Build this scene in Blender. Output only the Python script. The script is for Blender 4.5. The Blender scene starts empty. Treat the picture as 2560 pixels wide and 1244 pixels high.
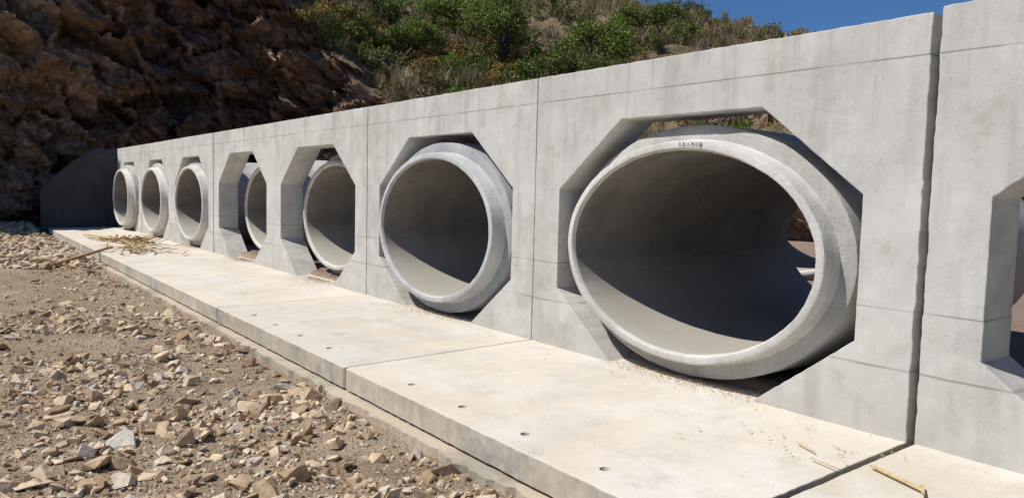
import bpy, bmesh, math, random
import numpy as np
from mathutils import Vector, Matrix
random.seed(7); rng=np.random.default_rng(7)
sc=bpy.context.scene
W=3.432; H=2.40; D=1.87; DZ=0.0365; T=0.38
# ---------------------------------------------------------------- light, sky, camera
S=Vector((-.24,-.50,.80)).normalized()
sun=bpy.data.lights.new('sun','SUN'); sun.energy=5.0; sun.angle=math.radians(.53); sun.color=(1,.965,.91)
so=bpy.data.objects.new('sun',sun); sc.collection.objects.link(so); so.rotation_euler=S.to_track_quat('Z','Y').to_euler()
w=bpy.data.worlds.new('World'); sc.world=w; w.use_nodes=True; nt=w.node_tree
sky=nt.nodes.new('ShaderNodeTexSky'); sky.sky_type='NISHITA'; sky.sun_disc=False
sky.sun_elevation=math.asin(S.z); sky.sun_rotation=math.atan2(S.x,S.y); sky.air_density=1.0; sky.dust_density=.1; sky.ozone_density=2.5; sky.altitude=1500
tint=nt.nodes.new('ShaderNodeMix'); tint.data_type='RGBA'; tint.blend_type='MULTIPLY'; tint.inputs[0].default_value=1; tint.inputs[7].default_value=(.62,.95,1.30,1)
nt.links.new(sky.outputs[0],tint.inputs[6])
bg=nt.nodes['Background']; bg.inputs[1].default_value=.062; nt.links.new(tint.outputs[2],bg.inputs[0])
cx,cy,cz,yaw,pitch,roll,f=1.9473,-4.3403,1.3618,2.4914,-.0753,.0248,1873.5
fw=Vector((math.cos(yaw)*math.cos(pitch),math.sin(yaw)*math.cos(pitch),math.sin(pitch))); r=Vector((math.sin(yaw),-math.cos(yaw),0)); u=r.cross(fw)
r2=r*math.cos(roll)+u*math.sin(roll); u2=-r*math.sin(roll)+u*math.cos(roll)
cam=bpy.data.cameras.new('camera'); cam.sensor_width=36; cam.lens=f/2560*36; cam.clip_end=2000; cam.clip_start=.05
co=bpy.data.objects.new('camera',cam); sc.collection.objects.link(co)
M=Matrix((r2,u2,-fw)).transposed().to_4x4(); M.translation=(cx,cy,cz); co.matrix_world=M; sc.camera=co
sc.view_settings.view_transform='Standard'; sc.view_settings.look='None'; sc.view_settings.exposure=0
# ---------------------------------------------------------------- helpers
def newobj(name,mesh,mats=(),parent=None,loc=None):
    o=bpy.data.objects.new(name,mesh); sc.collection.objects.link(o)
    for m in mats: mesh.materials.append(m)
    if parent: o.parent=parent
    if loc: o.location=loc
    return o
def mesh_np(name,verts,faces,matidx=None,smooth=False):
    verts=np.asarray(verts,np.float32); faces=np.asarray(faces,np.int32)
    me=bpy.data.meshes.new(name); k=faces.shape[1]
    me.vertices.add(len(verts)); me.vertices.foreach_set('co',verts.ravel())
    me.loops.add(faces.size); me.loops.foreach_set('vertex_index',faces.ravel())
    me.polygons.add(len(faces)); me.polygons.foreach_set('loop_start',np.arange(0,faces.size,k,dtype=np.int32))
    me.polygons.foreach_set('loop_total',np.full(len(faces),k,np.int32))
    if matidx is not None: me.polygons.foreach_set('material_index',np.asarray(matidx,np.int32))
    me.polygons.foreach_set('use_smooth',np.full(len(faces),smooth,bool))
    me.update(calc_edges=True); return me
def h3(ix,iy,iz,seed=0):
    n=(ix.astype(np.int64)*73856093)^(iy.astype(np.int64)*19349663)^(iz.astype(np.int64)*83492791)^(seed*2654435)
    n=(n^(n>>13))*1274126177; n=n&0x7fffffff; n=(n^(n>>16))*668265263; n=(n^(n>>15))&0xffffff
    return n/float(0xffffff)
def vn(P,seed=0):
    P=np.asarray(P,float); I=np.floor(P).astype(np.int64); F=P-I; F=F*F*(3-2*F)
    r=0
    for dx in (0,1):
        for dy in (0,1):
            for dz in (0,1):
                w=(F[...,0] if dx else 1-F[...,0])*(F[...,1] if dy else 1-F[...,1])*(F[...,2] if dz else 1-F[...,2])
                r=r+w*h3(I[...,0]+dx,I[...,1]+dy,I[...,2]+dz,seed)
    return r*2-1
def fbm(P,o=4,seed=0):
    r=0;a=1;s=0
    for i in range(o):
        r=r+a*vn(np.asarray(P)*2**i+i*17.3,seed+i); s+=a; a*=.5
    return r/s
def facet(P,seed=0,tilt=1.0):
    P=np.asarray(P,float); I=np.floor(P).astype(np.int64)
    bd=np.full(P.shape[:-1],1e9); val=np.zeros(P.shape[:-1])
    for dx in (-1,0,1):
        for dy in (-1,0,1):
            for dz in (-1,0,1):
                c=I+np.array([dx,dy,dz])
                f=np.stack([h3(c[...,0],c[...,1],c[...,2],seed+k) for k in range(3)],-1)
                d=P-(c+f); q=(d*d).sum(-1)
                g=np.stack([h3(c[...,0],c[...,1],c[...,2],seed+10+k)-.5 for k in range(3)],-1)
                v=(d*g).sum(-1)*2*tilt+h3(c[...,0],c[...,1],c[...,2],seed+20)-.5
                m=q<bd; bd=np.where(m,q,bd); val=np.where(m,v,val)
    return val
# ---------------------------------------------------------------- materials
def mat(name):
    m=bpy.data.materials.new(name); m.use_nodes=True; nt=m.node_tree; nt.nodes.clear()
    out=nt.nodes.new('ShaderNodeOutputMaterial'); b=nt.nodes.new('ShaderNodeBsdfPrincipled')
    nt.links.new(b.outputs[0],out.inputs[0]); b.inputs['Roughness'].default_value=.9
    b.inputs['Specular IOR Level'].default_value=.2
    return m,nt,b
class NT:
    def __init__(s,nt): s.nt=nt; s.pos=nt.nodes.new('ShaderNodeNewGeometry').outputs['Position']
    def link(s,a,b): s.nt.links.new(a,b)
    def noise(s,scale,detail=4,rough=.55,vec=None,dist=0):
        n=s.nt.nodes.new('ShaderNodeTexNoise'); n.inputs['Scale'].default_value=scale
        n.inputs['Detail'].default_value=detail; n.inputs['Roughness'].default_value=rough; n.inputs['Distortion'].default_value=dist
        s.link(vec or s.pos,n.inputs['Vector']); return n.outputs[0]
    def voro(s,scale,feature='F1',vec=None,out='Distance',rand=1):
        n=s.nt.nodes.new('ShaderNodeTexVoronoi'); n.feature=feature; n.inputs['Scale'].default_value=scale
        n.inputs['Randomness'].default_value=rand
        s.link(vec or s.pos,n.inputs['Vector']); return n.outputs[out]
    def scalev(s,v):
        n=s.nt.nodes.new('ShaderNodeVectorMath'); n.operation='MULTIPLY'; n.inputs[1].default_value=v
        s.link(s.pos,n.inputs[0]); return n.outputs[0]
    def rotv(s,rot,v):
        n=s.nt.nodes.new('ShaderNodeMapping'); n.inputs['Rotation'].default_value=rot; n.inputs['Scale'].default_value=v
        s.link(s.pos,n.inputs[0]); return n.outputs[0]
    def ramp(s,fac,stops,interp='LINEAR'):
        n=s.nt.nodes.new('ShaderNodeValToRGB'); e=n.color_ramp.elements; n.color_ramp.interpolation=interp
        while len(e)<len(stops): e.new(.5)
        for i,(p,c) in enumerate(stops):
            e[i].position=p; e[i].color=(c,c,c,1) if not hasattr(c,'__len__') else (*c,1)
        s.link(fac,n.inputs[0]); return n.outputs[0]
    def mix(s,fac,a,b,mode='MIX'):
        n=s.nt.nodes.new('ShaderNodeMix'); n.data_type='RGBA'; n.blend_type=mode
        for sock,v in ((n.inputs[0],fac),(n.inputs[6],a),(n.inputs[7],b)):
            if isinstance(v,(int,float)): sock.default_value=v
            elif isinstance(v,tuple): sock.default_value=(*v,1)
            else: s.link(v,sock)
        return n.outputs[2]
    def math(s,op,a,b=None,c=None):
        n=s.nt.nodes.new('ShaderNodeMath'); n.operation=op
        for i,v in enumerate((a,b,c)):
            if v is None: continue
            if isinstance(v,(int,float)): n.inputs[i].default_value=v
            else: s.link(v,n.inputs[i])
        return n.outputs[0]
    def sep(s,v=None):
        n=s.nt.nodes.new('ShaderNodeSeparateXYZ'); s.link(v or s.pos,n.inputs[0]); return n.outputs
    def island(s): return s.nt.nodes.new('ShaderNodeNewGeometry').outputs['Random Per Island']
    def normal(s): return s.nt.nodes.new('ShaderNodeNewGeometry').outputs['True Normal']
    def orand(s): return s.nt.nodes.new('ShaderNodeObjectInfo').outputs['Random']
    def bump(s,h,strength,dist,bsdf):
        n=s.nt.nodes.new('ShaderNodeBump'); n.inputs['Strength'].default_value=strength; n.inputs['Distance'].default_value=dist
        s.link(h,n.inputs['Height']); s.link(n.outputs[0],bsdf.inputs['Normal']); return n.outputs[0]
def concrete(name,c1,c2,kind='',dust=0.0,pores=.5,grain=.25,vary=.14,fineamt=.2):
    m,nt,b=mat(name); g=NT(nt)
    big=g.noise(1.1,4,.62,dist=.2)
    col=g.mix(g.ramp(big,[(.38,0.),(.60,1.)]),c1,c2)
    mid=g.noise(2.6,6,.74,dist=.15)
    if kind!='slab':
        st=g.ramp(g.noise(1.0,3,.65,vec=g.scalev((4.,4.,.5))),[(.5,0.),(.66,1.)])
        col=g.mix(g.math('MULTIPLY',st,.42),col,tuple(x*.68 for x in c2))
    col=g.mix(g.math('MULTIPLY',g.ramp(mid,[(.50,0.),(.64,1.)]),.40),col,tuple(min(.8,x*1.2) for x in c1))
    col=g.mix(g.math('MULTIPLY',g.ramp(mid,[(.32,1.),(.46,0.)]),.45),col,(c2[0]*.66,c2[1]*.62,c2[2]*.54))
    fine=g.noise(90,2,.75)
    col=g.mix(fineamt,col,g.ramp(fine,[(.3,.2),(.7,.8)]),'OVERLAY')
    v=g.voro(24)
    pore=g.math('MULTIPLY',g.ramp(v,[(.06,1.),(.12,0.)]),g.ramp(big,[(.45,0.),(.55,1.)]))
    col=g.mix(g.math('MULTIPLY',pore,pores),col,(.12,.11,.1))
    if kind=='wall':
        x,y,z=g.sep()
        wn=g.noise(1.7,3); wob=g.math('MULTIPLY',g.math('SUBTRACT',wn,.5),.03)
        brk=g.ramp(wn,[(.38,.25),(.52,1.)])
        for zz,wd,am,slope in ((2.175,.0035,.65,0),(.745,.0035,.6,0),(.40,.005,.55,1)):
            d=g.math('ABSOLUTE',g.math('SUBTRACT',g.math('ADD',z,wob if slope else g.math('MULTIPLY',wob,.12)),zz))
            line=g.ramp(g.math('DIVIDE',d,wd*2),[(.3,1.),(.9,0.)])
            col=g.mix(g.math('MULTIPLY',g.math('MULTIPLY',line,am),brk),col,(.13,.12,.10))
        ft=g.ramp(g.math('ADD',z,g.math('MULTIPLY',mid,.5)),[(.3,1.),(.75,0.)])
        col=g.mix(g.math('MULTIPLY',ft,.3),col,(.36,.32,.26))
        drip=g.math('MULTIPLY',g.ramp(g.noise(1.0,4,.7,vec=g.scalev((9.,9.,.45))),[(.54,0.),(.68,1.)]),g.ramp(g.math('MULTIPLY',z,.4),[(.66,0.),(.96,1.)]))
        col=g.mix(g.math('MULTIPLY',drip,.45),col,(.27,.235,.18))
        pat=g.ramp(g.noise(.8,6,.7),[(.56,0.),(.64,1.)])
        col=g.mix(g.math('MULTIPLY',pat,.28),col,(.34,.305,.245))
        sc_=g.ramp(g.noise(1.0,4,.7,vec=g.rotv((0,.75,0),(1.2,1.,14.))),[(.66,0.),(.72,1.)])
        col=g.mix(g.math('MULTIPLY',sc_,.3),col,(.68,.67,.64))
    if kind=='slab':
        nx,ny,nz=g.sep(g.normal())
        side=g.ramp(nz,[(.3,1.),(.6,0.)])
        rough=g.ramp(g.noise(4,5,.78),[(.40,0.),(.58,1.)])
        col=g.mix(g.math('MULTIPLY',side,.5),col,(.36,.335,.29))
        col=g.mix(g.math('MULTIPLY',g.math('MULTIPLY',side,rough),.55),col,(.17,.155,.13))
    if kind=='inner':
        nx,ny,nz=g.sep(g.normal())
        col=g.mix(g.math('MULTIPLY',g.ramp(nz,[(.2,0.),(.8,1.)]),.75),col,(.47,.435,.37))  # upward faces lighter: floor dust, also painting in the sunlit crescent
    if dust:
        dm=g.ramp(g.noise(1.3,6,.74,dist=.3),[(.40,0.),(.58,1.)])
        col=g.mix(g.math('MULTIPLY',dm,dust),col,(.60,.50,.37))
    ov=g.math('ADD',1.0-vary*.6,g.math('MULTIPLY',g.orand(),vary))
    col=g.mix(1.0,col,ov,'MULTIPLY')
    nt.links.new(col,b.inputs['Base Color'])
    g.bump(g.noise(38,3,.7),grain,.008,b); return m
m_wall=concrete('concrete_wall',(.61,.595,.555),(.53,.515,.478),'wall',grain=.10,fineamt=.14,vary=.18)
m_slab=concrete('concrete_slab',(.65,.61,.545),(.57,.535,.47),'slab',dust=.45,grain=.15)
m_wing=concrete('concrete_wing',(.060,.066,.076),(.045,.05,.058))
m_pipe=concrete('concrete_pipe',(.50,.485,.45),(.43,.415,.385),pores=.7,grain=.5)
m_pipein=concrete('concrete_pipe_inside',(.24,.222,.195),(.19,.175,.152),'inner',pores=.5)  # darker than the outer concrete: interior shade painted into the colour
m_tongue=concrete('concrete_pipe_tongue',(.66,.64,.595),(.57,.55,.51),pores=.8,grain=.55)
m_pipeb=concrete('concrete_pipe_blue',(.42,.43,.435),(.34,.35,.355),grain=.5)
m_tongueb=concrete('concrete_pipe_tongue_blue',(.56,.56,.555),(.45,.452,.45),grain=.55)
m_lean=concrete('concrete_lean',(.40,.36,.30),(.33,.29,.23),dust=.7,grain=.7)
def rockmat(name,cols):
    m,nt,b=mat(name); g=NT(nt)
    n1=g.noise(.6,6,.7,dist=1.0)
    a=g.ramp(n1,[(.32,cols[0]),(.42,cols[1]),(.52,cols[2]),(.61,cols[3]),(.72,cols[4])])
    x,y,z=g.sep()
    left=g.math('MULTIPLY',g.ramp(g.math('ADD',g.math('MULTIPLY',y,-.12),n1),[(.36,0.),(.80,1.)]),.8)
    a=g.mix(left,a,(.56,.385,.25))  # tan rock toward the left, albedo also raised in place of fill light
    a=g.mix(g.math('MULTIPLY',g.ramp(g.noise(1.0,4,.7,vec=g.rotv((.6,0,0),(1.,1.2,4.5)),dist=1.),[(.55,0.),(.65,1.)]),.5),a,(.10,.08,.075))
    n2=g.noise(6,5,.78)
    a=g.mix(.65,a,g.ramp(n2,[(.33,.12),(.67,.88)]),'OVERLAY')
    a=g.mix(g.math('MULTIPLY',g.ramp(g.noise(1.9,4,.7,dist=2.),[(.58,0.),(.66,1.)]),.5),a,(.52,.43,.36))
    nt.links.new(a,b.inputs['Base Color'])
    g.bump(g.noise(4,5,.8),1.,.25,b); return m
m_cliff=rockmat('rock_face',[(.10,.075,.065),(.20,.135,.10),(.33,.20,.13),(.42,.265,.175),(.45,.38,.31)])
m_hill,nt,b=mat('hill_soil'); g=NT(nt)
c=g.ramp(g.noise(.8,5,.7),[(.3,(.12,.10,.055)),(.45,(.22,.175,.10)),(.6,(.30,.22,.14)),(.75,(.15,.145,.07))])
c=g.mix(.7,c,g.ramp(g.noise(7,4,.75),[(.3,.15),(.7,.85)]),'OVERLAY')
nt.links.new(c,b.inputs['Base Color']); g.bump(g.noise(5,4,.75),1.,.3,b)
m_ground,nt,b=mat('ground_soil'); g=NT(nt)
c=g.ramp(g.noise(1.1,5,.65,dist=.3),[(.3,(.33,.24,.155)),(.5,(.43,.325,.215)),(.7,(.52,.415,.29))])
c=g.mix(.6,c,g.ramp(g.noise(55,4,.75),[(.3,.15),(.7,.85)]),'OVERLAY')
x,y,z=g.sep()
behind=g.ramp(y,[(.2,0.),(.3,1.)])
c=g.mix(g.math('MULTIPLY',behind,.7),c,g.ramp(g.noise(70,3,.7),[(.3,(.22,.14,.12)),(.7,(.46,.34,.29))]))
nt.links.new(c,b.inputs['Base Color'])
g.bump(g.noise(35,4,.8),1.,.045,b)
def stonemat(name,stops):
    m,nt,b=mat(name); g=NT(nt)
    c=g.ramp(g.island(),stops); n=g.noise(24,4,.7)
    c=g.mix(.5,c,g.ramp(n,[(.3,.25),(.7,.75)]),'OVERLAY')
    nt.links.new(c,b.inputs['Base Color']); g.bump(n,.7,.015,b); return m
m_stone=stonemat('gravel_stone',[(0,(.25,.17,.105)),(.2,(.41,.295,.185)),(.45,(.53,.405,.265)),(.72,(.64,.525,.375)),(.92,(.52,.47,.40)),(1,(.36,.235,.15))])
m_pebble=stonemat('gravel_pink',[(0,(.24,.14,.10)),(.3,(.40,.27,.18)),(.6,(.50,.38,.27)),(1,(.36,.30,.24))])
def flat(name,c1,c2,scale=20,rough=.8):
    m,nt,b=mat(name); g=NT(nt)
    c=g.ramp(g.noise(scale,3,.65),[(.3,c1),(.7,c2)]); nt.links.new(c,b.inputs['Base Color']); b.inputs['Roughness'].default_value=rough
    return m
m_wood=flat('wood',(.44,.31,.14),(.66,.52,.28),30)
m_woodd=flat('wood_weathered',(.20,.12,.06),(.33,.20,.10),30)
m_bark=flat('bark',(.05,.04,.03),(.11,.085,.06),12)
m_ink=flat('paint_ink',(.05,.045,.04),(.10,.09,.075),120)
def leafmat(name,stops):
    m,nt,b=mat(name); g=NT(nt)
    c=g.ramp(g.island(),stops)
    c=g.mix(.55,c,g.ramp(g.orand(),[(0,(.36,.32,.32)),(1,(.62,.64,.52))]),'OVERLAY')
    nt.links.new(c,b.inputs['Base Color']); b.inputs['Roughness'].default_value=.6
    tr=nt.nodes.new('ShaderNodeBsdfTranslucent'); nt.links.new(c,tr.inputs[0])
    mx=nt.nodes.new('ShaderNodeMixShader'); mx.inputs[0].default_value=.3
    out=[n for n in nt.nodes if n.type=='OUTPUT_MATERIAL'][0]
    nt.links.new(b.outputs[0],mx.inputs[1]); nt.links.new(tr.outputs[0],mx.inputs[2]); nt.links.new(mx.outputs[0],out.inputs[0]); return m
m_lgreen=leafmat('leaf_green',[(0,(.05,.085,.02)),(.4,(.115,.17,.035)),(.8,(.20,.26,.06)),(1,(.28,.30,.09))])
m_lolive=leafmat('leaf_olive',[(0,(.06,.067,.03)),(.5,(.14,.14,.055)),(1,(.25,.23,.10))])
m_lgold=leafmat('leaf_gold',[(0,(.18,.11,.03)),(.5,(.36,.235,.06)),(1,(.45,.33,.11))])
m_ldry=leafmat('leaf_dry',[(0,(.16,.12,.075)),(.5,(.28,.22,.14)),(1,(.40,.33,.23))])
# ---------------------------------------------------------------- headwall panels
def jitter_line(p,q,step,amp,seed):
    p=np.array(p,float);q=np.array(q,float); L=np.linalg.norm(q-p); n=max(1,int(L/step)); d=(q-p)/L; nrm=np.array([-d[1],d[0]])
    t=np.arange(1,n)/n*L; k=np.stack([t,0*t+seed*3.7,0*t],-1)
    off=amp*(.9*fbm(k*3.1,2,7)+1.5*fbm(k*21.,2,8)) if n>1 else []
    return [p]+[p+d*tt_+nrm*o for tt_,o in zip(t,off)]
def prism(name,poly,axis,lo,hi):
    bm=bmesh.new()
    def P(p,t): return (p[0],t,p[1]) if axis=='y' else (p[0],p[1],t)
    a=[bm.verts.new(P(p,lo)) for p in poly]; c=[bm.verts.new(P(p,hi)) for p in poly]
    n=len(poly); bm.faces.new(a); bm.faces.new(c[::-1])
    for i in range(n): bm.faces.new((a[i],c[i],c[(i+1)%n],a[(i+1)%n]))
    bmesh.ops.recalc_face_normals(bm,faces=bm.faces)
    me=bpy.data.meshes.new(name); bm.to_mesh(me); bm.free(); return me
def bevel(o,w=.008,seg=2):
    m=o.modifiers.new('bevel','BEVEL'); m.width=w; m.segments=seg; m.limit_method='ANGLE'; m.angle_limit=math.radians(50); m.use_clamp_overlap=True
def panel(i,xr,xl,hl,hr,yoff=0,rough=.0025,roughR=None):
    emp=bpy.data.objects.new('concrete_headwall',None); sc.collection.objects.link(emp)
    c=(-(i-.5))*W
    L=c-1.372; R=c+1.372; tl=c-.645; tr=c+.65; bl=c-.68; br=c+.68
    pts=[(xr,-.012),(xr,hr),(xl,hl),(xl,-.012),(bl,-.012),(L,.525),(L,1.40),(tl,1.965),(tr,1.965),(R,1.40),(R,.525),(br,-.012)]
    poly=[]
    for k in range(len(pts)):
        q=pts[(k+1)%len(pts)]; amp=rough
        if k==0 and roughR: amp=roughR
        if k in(3,11): poly.append(np.array(pts[k])); continue
        if k>=4: amp=.002
        poly+=jitter_line(pts[k],q,.025,amp,i*20+k)
    w=newobj('wall',prism('wall',poly,'y',yoff,T+yoff),[m_wall],emp); bevel(w,.006)
    ch=.035
    sp=[(xr,-D+ch*.4),(xr,T),(xl,T),(xl,-D+ch),(xl+ch*.35,-D+ch*.45),(xl+ch*.8,-D),(xr-ch*.5,-D)]; poly=[]
    for k in range(len(sp)):
        poly+=jitter_line(sp[k],sp[(k+1)%len(sp)],.03,.0045 if k==5 else .003,i*31+k)
    me=prism('slab',poly,'z',-.205,0)
    for v in me.vertices:
        if v.co.z>-.1: v.co.z+=DZ*min(0,v.co.y)/D
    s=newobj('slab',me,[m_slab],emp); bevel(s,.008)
    bm=bmesh.new()
    for k in range(4):
        hx=c+(-.985+k*.66); hy=-1.68
        bmesh.ops.create_cone(bm,cap_ends=True,segments=20,radius1=.024,radius2=.036,depth=.06,matrix=Matrix.Translation((hx,hy,-.030)))
    cm=bpy.data.meshes.new('cut'); bm.to_mesh(cm); bm.free()
    co=bpy.data.objects.new('cut',cm); sc.collection.objects.link(co)
    if i in (0,1,2):
        bo=s.modifiers.new('holes','BOOLEAN'); bo.object=co; bo.operation='DIFFERENCE'; bo.solver='EXACT'
        dg=bpy.context.evaluated_depsgraph_get(); nm=bpy.data.meshes.new_from_object(s.evaluated_get(dg)); s.modifiers.clear(); s.data=nm
    bpy.data.objects.remove(co)
    return emp
for i in range(1,8):
    xr=-(i-1)*W-.006; xl=-i*W+.006
    panel(i,xr,xl,2.40,2.40,yoff=[0,0,.003,.0,.008,-.004,.006,.0][i],roughR=.0045 if i==1 else None)
panel(0,W,.034,2.425,2.44,yoff=.012,rough=.004)
panel(-1,2*W,W+.01,2.44,2.44,yoff=.0)
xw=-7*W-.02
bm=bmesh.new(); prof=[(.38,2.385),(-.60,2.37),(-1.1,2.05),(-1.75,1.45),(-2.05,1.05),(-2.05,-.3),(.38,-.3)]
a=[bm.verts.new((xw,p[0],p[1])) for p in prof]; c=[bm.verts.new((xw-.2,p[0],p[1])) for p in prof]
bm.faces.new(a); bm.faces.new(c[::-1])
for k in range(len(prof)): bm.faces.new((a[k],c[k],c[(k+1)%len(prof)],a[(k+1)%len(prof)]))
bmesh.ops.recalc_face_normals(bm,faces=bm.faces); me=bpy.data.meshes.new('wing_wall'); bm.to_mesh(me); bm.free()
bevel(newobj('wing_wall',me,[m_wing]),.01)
poly=[(2*W,-D-.10),(2*W,T)]+[(-7*W,T)]+[tuple(p) for p in jitter_line((-7*W,-D-.11),(2*W,-D-.09),.05,.035,5)]
newobj('lean_concrete_footing',prism('lean',poly,'z',-.32,-.222),[m_lean])
# ---------------------------------------------------------------- pipes
PA,PB,PT=1.115,.742,.192
def pipe(x,y,z,L=3.2,yaw=0,mats=None,name='concrete_pipe'):
    prof=[(0,L),(0,.035),(.010,.006),(.016,0),(.056,0),(.066,.006),(.071,.02),(.078,.145),(.086,.156),(PT-.012,.160),(PT-.003,.166),(PT,.178),(PT,L-.02),(PT-.01,L),(.11,L),(.10,L-.1)]
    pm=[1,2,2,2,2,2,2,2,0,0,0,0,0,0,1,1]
    n=200; th=np.linspace(0,2*np.pi,n,endpoint=False)
    pr=[];mi=[]
    for k in range(len(prof)):
        p=prof[k];q=prof[(k+1)%len(prof)]; s=max(1,int(abs(q[1]-p[1])/.2)); pr+=[(p[0]+(q[0]-p[0])*t/s,p[1]+(q[1]-p[1])*t/s) for t in range(s)]; mi+=[pm[k]]*s
    pr=np.array(pr); m_=len(pr)
    V=np.zeros((m_,n,3))
    for k,(o,yy) in enumerate(pr):
        V[k,:,0]=(PA+o)*np.cos(th); V[k,:,2]=(PB+o)*np.sin(th); V[k,:,1]=yy
    nz=fbm(V*5+x*3,3,3)[...,None]*.004+vn(V*25+x,9)[...,None]*.002
    rad=V.copy(); rad[...,1]=0; rad/=np.linalg.norm(rad,axis=-1,keepdims=True); V=V+rad*nz; V[...,1]+=fbm(V*9+4,3,12)*.004
    idx=np.arange(m_*n).reshape(m_,n); a=idx; b_=np.roll(idx,-1,0); c_=np.roll(b_,-1,1); d_=np.roll(a,-1,1)
    F=np.stack([a,b_,c_,d_],-1).reshape(-1,4); MI=np.repeat(np.array(mi),n)
    me=mesh_np('concrete_pipe',V.reshape(-1,3),F,MI,smooth=True)
    bm=bmesh.new(); bm.from_mesh(me); bmesh.ops.recalc_face_normals(bm,faces=bm.faces); bm.to_mesh(me); bm.free()
    me.set_sharp_from_angle(angle=math.radians(38))
    o=newobj(name,me,mats); o.location=(x,y,z); o.rotation_euler=(0,0,yaw); return o
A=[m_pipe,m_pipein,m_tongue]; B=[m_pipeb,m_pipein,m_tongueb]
P1=None
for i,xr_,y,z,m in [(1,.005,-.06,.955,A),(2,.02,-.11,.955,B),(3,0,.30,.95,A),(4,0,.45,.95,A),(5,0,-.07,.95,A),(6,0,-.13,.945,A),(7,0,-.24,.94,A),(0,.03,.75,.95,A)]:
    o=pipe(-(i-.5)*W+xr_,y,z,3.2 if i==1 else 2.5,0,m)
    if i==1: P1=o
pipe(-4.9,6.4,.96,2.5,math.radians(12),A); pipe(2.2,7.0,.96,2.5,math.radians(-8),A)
tc=bpy.data.curves.new('casting_date','FONT'); tc.body='12/17/18'; tc.size=.050; tc.align_x='CENTER'; tc.align_y='CENTER'; tc.extrude=.0006; tc.space_character=1.2
to=bpy.data.objects.new('casting_date',tc); sc.collection.objects.link(to); tc.materials.append(m_ink)
to.parent=P1; to.location=(.11,-.0055,.778); to.rotation_euler=(math.radians(90),math.radians(3.0),0)
# ---------------------------------------------------------------- hillside
foot=np.array([(-24,-60),(-25.5,-35),(-26.5,-15),(-27,-4),(-26.5,3),(-23.5,8.5),(-17,12.5),(-8,15),(4,17),(20,19),(45,22),(90,24)],float)
hcs=np.array([12,13,14,14,11.5,5.0,3.6,3.,2.5,2.,2.,2.])
Rs=np.array([26,26,28,28,24,16.9,12.0,7.0,4.5,3.5,3.,3.])
def cat(P,t):
    i=np.clip(np.floor(t).astype(int),0,len(P)-2); f=(t-i)
    g=lambda k:P[np.clip(i+k,0,len(P)-1)]
    if P.ndim>1: f=f[...,None]
    return .5*((2*g(0))+(-g(-1)+g(1))*f+(2*g(-1)-5*g(0)+4*g(1)-g(2))*f**2+(-g(-1)+3*g(0)-3*g(1)+g(2))*f**3)
tt=np.linspace(0,len(foot)-1-1e-6,6000); pp=cat(foot,tt); sl=np.concatenate([[0],np.cumsum(np.linalg.norm(np.diff(pp,axis=0),axis=1))])
def t_of_s(s): return np.interp(s,sl,tt)
BAT=.10; LR=30.
def hillpos(t,q):
    p=cat(foot,t); e=1e-3; dp=cat(foot,np.clip(t+e,0,len(foot)-1.001))-cat(foot,np.clip(t-e,0,len(foot)-1.001))
    dp/=np.linalg.norm(dp,axis=-1,keepdims=True)+1e-12; n=np.stack([-dp[...,1],dp[...,0]],-1)
    hc=np.interp(t,np.arange(len(foot)),hcs); R=np.interp(t,np.arange(len(foot)),Rs)
    face=np.clip(q,0,1); dd=np.clip(q-1,0,None)
    u=np.clip(dd/LR,0,1); rise=(R-hc)*(1-(1-u)**1.45); fall=np.clip(dd-LR,0,None)
    z=-.35+hc*face+rise-fall*.25
    dist=BAT*hc*face+dd
    return np.stack([p[...,0]+n[...,0]*dist,p[...,1]+n[...,1]*dist,z],-1),n
sA=np.interp(2.35,tt,sl); sB=np.interp(7.3,tt,sl)
ss=np.concatenate([np.arange(0,sA,.8),np.arange(sA,sB,.10),np.arange(sB,sl[-1]-.5,.6)])
qs=np.concatenate([np.linspace(-.03,1,130),1+np.array([.12,.25,.4,.6,.8]),np.arange(2,1+LR+6,.3),np.arange(1+LR+6,110,6.)])
TT,QQ=np.meshgrid(t_of_s(ss),qs,indexing='ij')
P,N=hillpos(TT,QQ)
hcg=np.interp(TT,np.arange(len(foot)),hcs)
facew=np.clip(1-(QQ-1)/1.2,0,1)*np.clip(hcg/9,.35,1)
Nf=np.concatenate([N,np.zeros(N.shape[:-1]+(1,))],-1)
ca,sa_=math.cos(.6),math.sin(.6)
Q=np.stack([P[...,0],P[...,1]*ca-P[...,2]*sa_,(P[...,1]*sa_+P[...,2]*ca)*1.7],-1)   # dipping strata
disp=fbm(P*.22,3,1)*1.3+facet(Q*.5+3,5,1.3)*1.25+facet(Q*1.05,33,1.3)*.72+facet(Q*2.4,70,1.3)*.27
slopew=1-np.clip(1-(QQ-1)/1.2,0,1)
outc=np.clip(fbm(P*.35,3,140)*3-.6,0,1)*slopew
dz=fbm(P*.16,4,50)*1.3+np.abs(fbm(P*.9,3,60))*.45
P=P-Nf*(disp*facew)[...,None]*1.0
P[...,2]+=dz*slopew*np.clip((QQ-1)/6,0,1)+fbm(P*.7,3,90)*.25*slopew+outc*(facet(P*1.3,150,1.5)*.9+.3)
nS,nQ=TT.shape; idx=np.arange(nS*nQ).reshape(nS,nQ)
F=np.stack([idx[:-1,:-1],idx[1:,:-1],idx[1:,1:],idx[:-1,1:]],-1)
mi=((0.5*(QQ[:-1,:-1]+QQ[1:,1:])>1.25)&(outc[:-1,:-1]<.3)).astype(int)
me=mesh_np('hillside',P.reshape(-1,3),F.reshape(-1,4),mi.ravel(),smooth=False)
newobj('hillside',me,[m_cliff,m_hill])
def slope_pt(s,dd):
    t=t_of_s(np.array([s])); p,_=hillpos(t,np.array([1+dd])); p=p[0]
    q=p[None]; z=p[2]+float((fbm(q*.16,4,50)*1.3+np.abs(fbm(q*.9,3,60))*.45)[0])*min(1,dd/6)
    return np.array([p[0],p[1],z])
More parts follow.
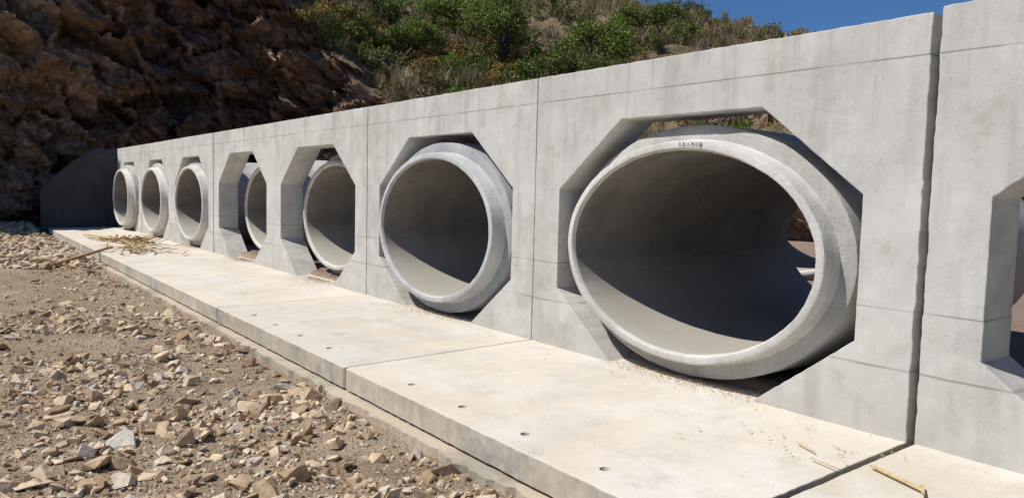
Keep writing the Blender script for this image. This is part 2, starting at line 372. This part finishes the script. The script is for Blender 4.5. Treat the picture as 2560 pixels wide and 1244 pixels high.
# ---------------------------------------------------------------- foliage
def leaves(nl,clumps,size,csp):
    k=rng.integers(0,len(clumps),nl)
    p=clumps[k]+rng.normal(0,1,(nl,3))*csp
    a=rng.normal(0,1,(nl,3)); a/=np.linalg.norm(a,axis=1,keepdims=True)
    b_=np.cross(a,rng.normal(0,1,(nl,3))); b_/=np.linalg.norm(b_,axis=1,keepdims=True)
    sz=size*rng.uniform(.6,1.3,(nl,1))
    return np.stack([p-a*sz,p+b_*sz*.55,p+a*sz,p-b_*sz*.55],1)
def stem(p,q,r0,r1,V,Fc):
    p=np.array(p,float);q=np.array(q,float); d=q-p; d/=np.linalg.norm(d)+1e-9
    u=np.cross(d,[.3,.2,.9]); u/=np.linalg.norm(u)+1e-9; w=np.cross(d,u); n=4; b0=8*len(V)
    ring=lambda c,r:[c+r*(u*math.cos(6.283*k/n)+w*math.sin(6.283*k/n)) for k in range(n)]
    V.append(np.array(ring(p,r0)+ring(q,r1)))
    for k in range(n): Fc.append((b0+k,b0+(k+1)%n,b0+n+(k+1)%n,b0+n+k))
shr=bpy.data.objects.new('hillside_shrubs',None); sc.collection.objects.link(shr)
def proto(lm,nl=1000,hh=1.1):
    n=int(rng.integers(11,20)); cl=[]
    for _ in range(n):
        an=rng.uniform(0,6.283); rr=math.sqrt(rng.random())*.9; zz=hh*rng.uniform(.2,1.0)*(1-.35*rr**2)
        cl.append((rr*math.cos(an),rr*math.sin(an),zz))
    cl=np.array(cl); q=leaves(nl,cl,.07,np.array([.13,.13,.10]))
    V=[];Fc=[]
    for k in range(min(10,n)): stem((0,0,-.15),cl[k]*.95,.025,.008,V,Fc)
    sv=np.concatenate(V); v=np.concatenate([q.reshape(-1,3),sv]); fq=np.arange(len(q)*4).reshape(-1,4); fs=np.array(Fc)+len(q)*4
    me=mesh_np('shrub',v,np.concatenate([fq,fs]),np.concatenate([np.zeros(len(fq)),np.ones(len(fs))]).astype(int))
    me.materials.append(lm); me.materials.append(m_bark); return me
protos=[[proto(m_lgreen,900) for _ in range(5)],[proto(m_lolive,650) for _ in range(5)],[proto(m_lgold,650) for _ in range(3)],[proto(m_ldry,400,.8) for _ in range(3)]]
gv=[]
for _ in range(8):
    nl=30; p=rng.normal(0,.12,(nl,3))*[1,1,.2]; tip=p+np.stack([rng.normal(0,.15,nl),rng.normal(0,.15,nl),rng.uniform(.3,.7,nl)],-1)
    sd=rng.normal(0,1,(nl,3))*[.012,.012,0]; gv.append(np.stack([p-sd,p+sd,tip+sd*.3,tip-sd*.3],1)+np.array([rng.normal(0,.8),rng.normal(0,.8),0]))
gv=np.concatenate(gv); gm=mesh_np('grass_tufts',gv.reshape(-1,3),np.arange(len(gv)*4).reshape(-1,4)); gm.materials.append(m_ldry)
sa=np.interp(4.1,tt,sl); sb=np.interp(8.0,tt,sl); s55=np.interp(6.0,tt,sl)
def inst(me,c,s,zs,name):
    o=bpy.data.objects.new(name,me); sc.collection.objects.link(o); o.parent=shr; o.location=c; o.rotation_euler=(0,0,rng.uniform(0,6.28)); o.scale=(s,s,s*zs)
def put(s,dd,lim):
    c=slope_pt(s,dd); cl=float(fbm(c[None]*.28,2,400)[0])
    if rng.random()>lim+cl*1.4: return
    r=.34+.72*rng.random()**2
    ty=rng.choice(4,p=[.36,.30,.19,.15]) if cl>-.1 else rng.choice(4,p=[.14,.36,.26,.24])
    inst(protos[ty][rng.integers(len(protos[ty]))],c-np.array([0,0,.08]),r,rng.uniform(.8,1.35),'shrub')
for _ in range(1350): put(rng.uniform(sa,sb),rng.uniform(.1,LR+2),.60)
for _ in range(130): put(rng.uniform(sa,s55),rng.uniform(.2,5.5),1.1)
for _ in range(60): put(rng.uniform(np.interp(5.4,tt,sl),np.interp(6.5,tt,sl)),rng.uniform(LR-8,LR+1),1.2)
for _ in range(420):
    s=rng.uniform(sa,sb); dd=rng.uniform(.1,LR+2); inst(gm,slope_pt(s,dd),rng.uniform(.7,1.2),1,'grass')
def tree(c,scale,name='mesquite_tree'):
    V=[];Fc=[];tips=[]
    def br(p,d,L,r,lv):
        q=p+d*L; stem(p,q,r,r*.68,V,Fc)
        if lv==0: tips.append(q); return
        for _ in range(3 if lv>1 else 4):
            nd=d+rng.normal(0,.6,3); nd[2]=abs(nd[2])*.75+.05; nd/=np.linalg.norm(nd)
            br(q,nd,L*rng.uniform(.62,.85),r*.62,lv-1)
    for _ in range(3):
        d=np.array([rng.normal(0,.6),rng.normal(0,.6),1.]); d/=np.linalg.norm(d); br(np.array([0,0,-.15]),d,.95*scale,.09*scale,3)
    tips=np.array(tips)
    emp=bpy.data.objects.new(name,None); sc.collection.objects.link(emp); emp.location=c
    newobj('trunk_and_limbs',mesh_np('limbs',np.concatenate(V),np.array(Fc)),[m_bark],emp)
    q=leaves(int(6500*scale),tips,.06,np.array([.22,.22,.16])*scale)
    newobj('crown',mesh_np('crown',q.reshape(-1,3),np.arange(len(q)*4).reshape(-1,4)),[m_lgreen],emp)
def s_for(heading,dd):
    best=None
    for s in np.linspace(sa,sb,160):
        p=slope_pt(s,dd); hd=math.degrees(math.atan2(p[1]+4.34,p[0]-1.947)); 
        if best is None or abs(hd-heading)<best[0]: best=(abs(hd-heading),p)
    return best[1]
tree(s_for(143.8,5.5),1.35); tree(s_for(139.5,3),1.0); tree(s_for(137,5),1.0)
tree(s_for(125.5,24)-np.array([0,0,.6]),.85); tree(s_for(151,4),.75); tree(s_for(133,14),.9); tree(s_for(147,9),1.0)
# ---------------------------------------------------------------- stones
def hull_proto(n,sq):
    bm=bmesh.new()
    p=rng.normal(0,1,(n,3)); p/=np.linalg.norm(p,axis=1,keepdims=True); p*=rng.uniform(.75,1.1,(n,1)); p*=sq
    for v in p: bm.verts.new(v)
    bmesh.ops.convex_hull(bm,input=bm.verts)
    bmesh.ops.delete(bm,geom=[v for v in bm.verts if not v.link_faces],context='VERTS')
    bmesh.ops.triangulate(bm,faces=bm.faces); bmesh.ops.recalc_face_normals(bm,faces=bm.faces)
    bm.verts.index_update(); V=np.array([v.co[:] for v in bm.verts]); F=np.array([[v.index for v in f.verts] for f in bm.faces]); bm.free(); return V,F
big=[hull_proto(int(rng.integers(9,15)),np.array([1,rng.uniform(.55,.9),rng.uniform(.35,.7)])) for _ in range(24)]
small=[hull_proto(7,np.array([1,.8,.6])) for _ in range(8)]
def rots(n,tilt):
    an=rng.uniform(0,6.283,n); ax=rng.normal(0,tilt,n); ay=rng.normal(0,tilt,n)
    c,s=np.cos(an),np.sin(an); z=np.zeros(n);o=np.ones(n)
    Rz=np.stack([c,-s,z,s,c,z,z,z,o],-1).reshape(n,3,3)
    c,s=np.cos(ax),np.sin(ax); Rx=np.stack([o,z,z,z,c,-s,z,s,c],-1).reshape(n,3,3)
    c,s=np.cos(ay),np.sin(ay); Ry=np.stack([c,z,s,z,o,z,-s,z,c],-1).reshape(n,3,3)
    return Rz@Rx@Ry
def scatter(protos,pos,size,tilt=.35):
    V=[];F=[];b0=0; k=rng.integers(0,len(protos),len(pos)); R=rots(len(pos),tilt)
    for j,(pv,pf) in enumerate(protos):
        m=np.where(k==j)[0]
        if not len(m): continue
        v=np.einsum('nij,vj->nvi',R[m],pv)*size[m][:,None,None]+pos[m][:,None,:]
        V.append(v.reshape(-1,3)); F.append((pf[None]+(np.arange(len(m))*len(pv))[:,None,None]+b0).reshape(-1,3)); b0+=len(m)*len(pv)
    return np.concatenate(V),np.concatenate(F)
def gz(x,y):
    x=np.asarray(x,float);y=np.asarray(y,float); p=np.stack([x,y,0*x],-1)
    front=-.275+fbm(p*.8,4,200)*.06+fbm(p*4,3,210)*.025+np.clip((-x-12)/14,0,1)*.12+np.clip((-2.6-y)/4,0,1)*.04
    front=np.where(y>-D-.3,np.minimum(front,-.225),front)
    back=.06+fbm(p*.9,4,220)*.05+np.clip((y-3)/12,0,1)*.15
    w=np.clip((y-.02)/.25,0,1); w=w*((x<2*W)&(x>-7*W))
    return front*(1-w)+back*w
def pick(n,x0,x1,y0,y1,fn=None):
    x=rng.uniform(x0,x1,n); y=rng.uniform(y0,y1,n)
    if fn is not None: k=rng.random(n)<fn(x,y); x=x[k];y=y[k]
    return x,y
dens=lambda x,y: np.clip(.44+fbm(np.stack([x,y,0*x],-1)*.9,3,300)*1.2+np.clip((-x-14)/5,0,1)*.6,.10,1)
Vs=[];Fs=[];b0=0
def addst(protos,x,y,sz,tilt=.35,sink=.15):
    global b0
    pos=np.stack([x,y,gz(x,y)+sz*sink],-1); V,F=scatter(protos,pos,sz,tilt); Vs.append(V);Fs.append(F+b0);b0+=len(V)
x,y=pick(17000,-27,3,-8,-D-.16,dens); addst(big,x,y,np.clip(rng.lognormal(math.log(.031),.58,len(x)),.012,.13),.45)
x,y=pick(9500,-9,1,-4.8,-D-.16,dens); addst(big,x,y,np.clip(rng.lognormal(math.log(.028),.62,len(x)),.008,.11),.45,.18)
x,y=pick(40000,-14,2,-5,-D-.06,dens); addst(small,x,y,rng.uniform(.006,.019,len(x)),.8)
x,y=pick(30000,-9,1,-4.6,-D-.04); addst(small,x,y,rng.uniform(.003,.012,len(x)),.8)
x,y=pick(3200,-28,-14,-6,-D-.1); addst(big,x,y,rng.uniform(.04,.15,len(x)),.5)
x,y=pick(900,-27.5,-24.6,-7,-2.1); addst(big,x,y,rng.uniform(.08,.3,len(x)),.5)
newobj('gravel',mesh_np('gravel',np.concatenate(Vs),np.concatenate(Fs)),[m_stone])
Vs=[];Fs=[];b0=0
x,y=pick(30000,-25,7,.15,5,lambda x,y:np.clip(1-(y-.5)/5,.1,1)); addst(small,x,y,rng.uniform(.008,.02,len(x)),.8)
for i in range(0,8):
    c=-(i-.5)*W; n=1000; xx=rng.normal(c+.05,.36,n); yy=np.abs(rng.normal(0,.13,n))*-1+.12
    sz=rng.uniform(.003,.008,n)
    V,F=scatter(small,np.stack([xx,yy,.004+DZ*np.minimum(0,yy)/D+rng.uniform(0,.010,n)],-1),sz,.8); Vs.append(V);Fs.append(F+b0);b0+=len(V)
xx=rng.uniform(-24,3,5000);yy=-D*rng.random(5000)*.98; k=fbm(np.stack([xx,yy,0*xx],-1)*1.2,3,500)+.9*np.exp(yy/.4)>rng.random(5000)*1.0-.05; xx=xx[k];yy=yy[k]
V,F=scatter(small,np.stack([xx,yy,.003+DZ*yy/D],-1),rng.uniform(.0015,.0045,len(xx)),.8); Vs.append(V);Fs.append(F+b0)
newobj('crushed_stone',mesh_np('crushed_stone',np.concatenate(Vs),np.concatenate(Fs)),[m_pebble])
# ---------------------------------------------------------------- ground sheet
def axis(lo,hi,f0,f1,fine):
    a=[f0]; st=fine
    while a[0]>lo: st*=1.25; a.insert(0,a[0]-st)
    m=list(np.arange(f0+fine,f1,fine)); a+=m; st=fine
    while a[-1]<hi: st*=1.25; a.append(a[-1]+st)
    return np.array(a)
gx=axis(-300,300,-28,4,.07); gy=axis(-300,300,-5,.6,.07)
X,Y=np.meshgrid(gx,gy,indexing='ij'); Z=gz(X,Y)
idx=np.arange(X.size).reshape(X.shape); F=np.stack([idx[:-1,:-1],idx[1:,:-1],idx[1:,1:],idx[:-1,1:]],-1).reshape(-1,4)
newobj('ground',mesh_np('ground',np.stack([X,Y,Z],-1).reshape(-1,3),F,smooth=True),[m_ground])
# ---------------------------------------------------------------- wood scraps
def plank(p,q,w,t,m,parent,name='board'):
    p=Vector(p);q=Vector(q);d=(q-p); L=d.length
    bm=bmesh.new(); bmesh.ops.create_cube(bm,size=1); bmesh.ops.scale(bm,vec=(L,w,t),verts=bm.verts)
    for v in bm.verts: v.co+=Vector((random.uniform(-.02,.02)*L,random.uniform(-.1,.1)*w,0))
    me=bpy.data.meshes.new(name); bm.to_mesh(me); bm.free()
    o=newobj(name,me,[m],parent); o.matrix_local=Matrix.Translation((p+q)/2)@d.to_track_quat('X','Z').to_matrix().to_4x4(); return o
wp=bpy.data.objects.new('wood_scrap_pile',None); sc.collection.objects.link(wp)
plank((-14.5,-2.7,-.2),(-15.1,-1.6,.06),.09,.035,m_woodd,wp)
plank((-17.9,-1.4,.04),(-16.2,-.6,.04),.09,.04,m_woodd,wp)
plank((-19.5,-1.5,.03),(-17.0,-.75,.03),.1,.04,m_wood,wp)
for k in range(150):
    x=random.gauss(-15.6,.8); y=random.gauss(-1.15,.26); a=random.uniform(0,6.28); L=random.uniform(.1,.5)
    z0=max(.0,.16-.12*abs(x+15.6))+random.uniform(0,.05)
    if y<-1.8: continue
    plank((x,y,z0),(x+L*math.cos(a),y+L*math.sin(a)*.7,z0+random.uniform(-.0,.08)),random.uniform(.02,.06),.01,random.choice([m_wood,m_wood,m_woodd]),wp,'splinter')
ws=bpy.data.objects.new('wood_splinters',None); sc.collection.objects.link(ws)
plank((.09,-.57,.008),(.39,-.68,.010),.018,.01,m_wood,ws); plank((.36,-.62,.01),(.42,-.74,.012),.014,.01,m_wood,ws)
plank((-.16,-.72,.006),(.02,-.76,.008),.007,.005,m_wood,ws); plank((-.35,-.55,.006),(-.2,-.62,.008),.009,.004,m_wood,ws)
for k in range(30):
    x=random.gauss(-.45,.3); y=random.gauss(-.5,.16); a=random.gauss(-.5,.6); L=random.uniform(.008,.035)
    plank((x,y,.003),(x+L*math.cos(a),y+L*math.sin(a),.005),.005,.003,m_wood,ws,'splinter')
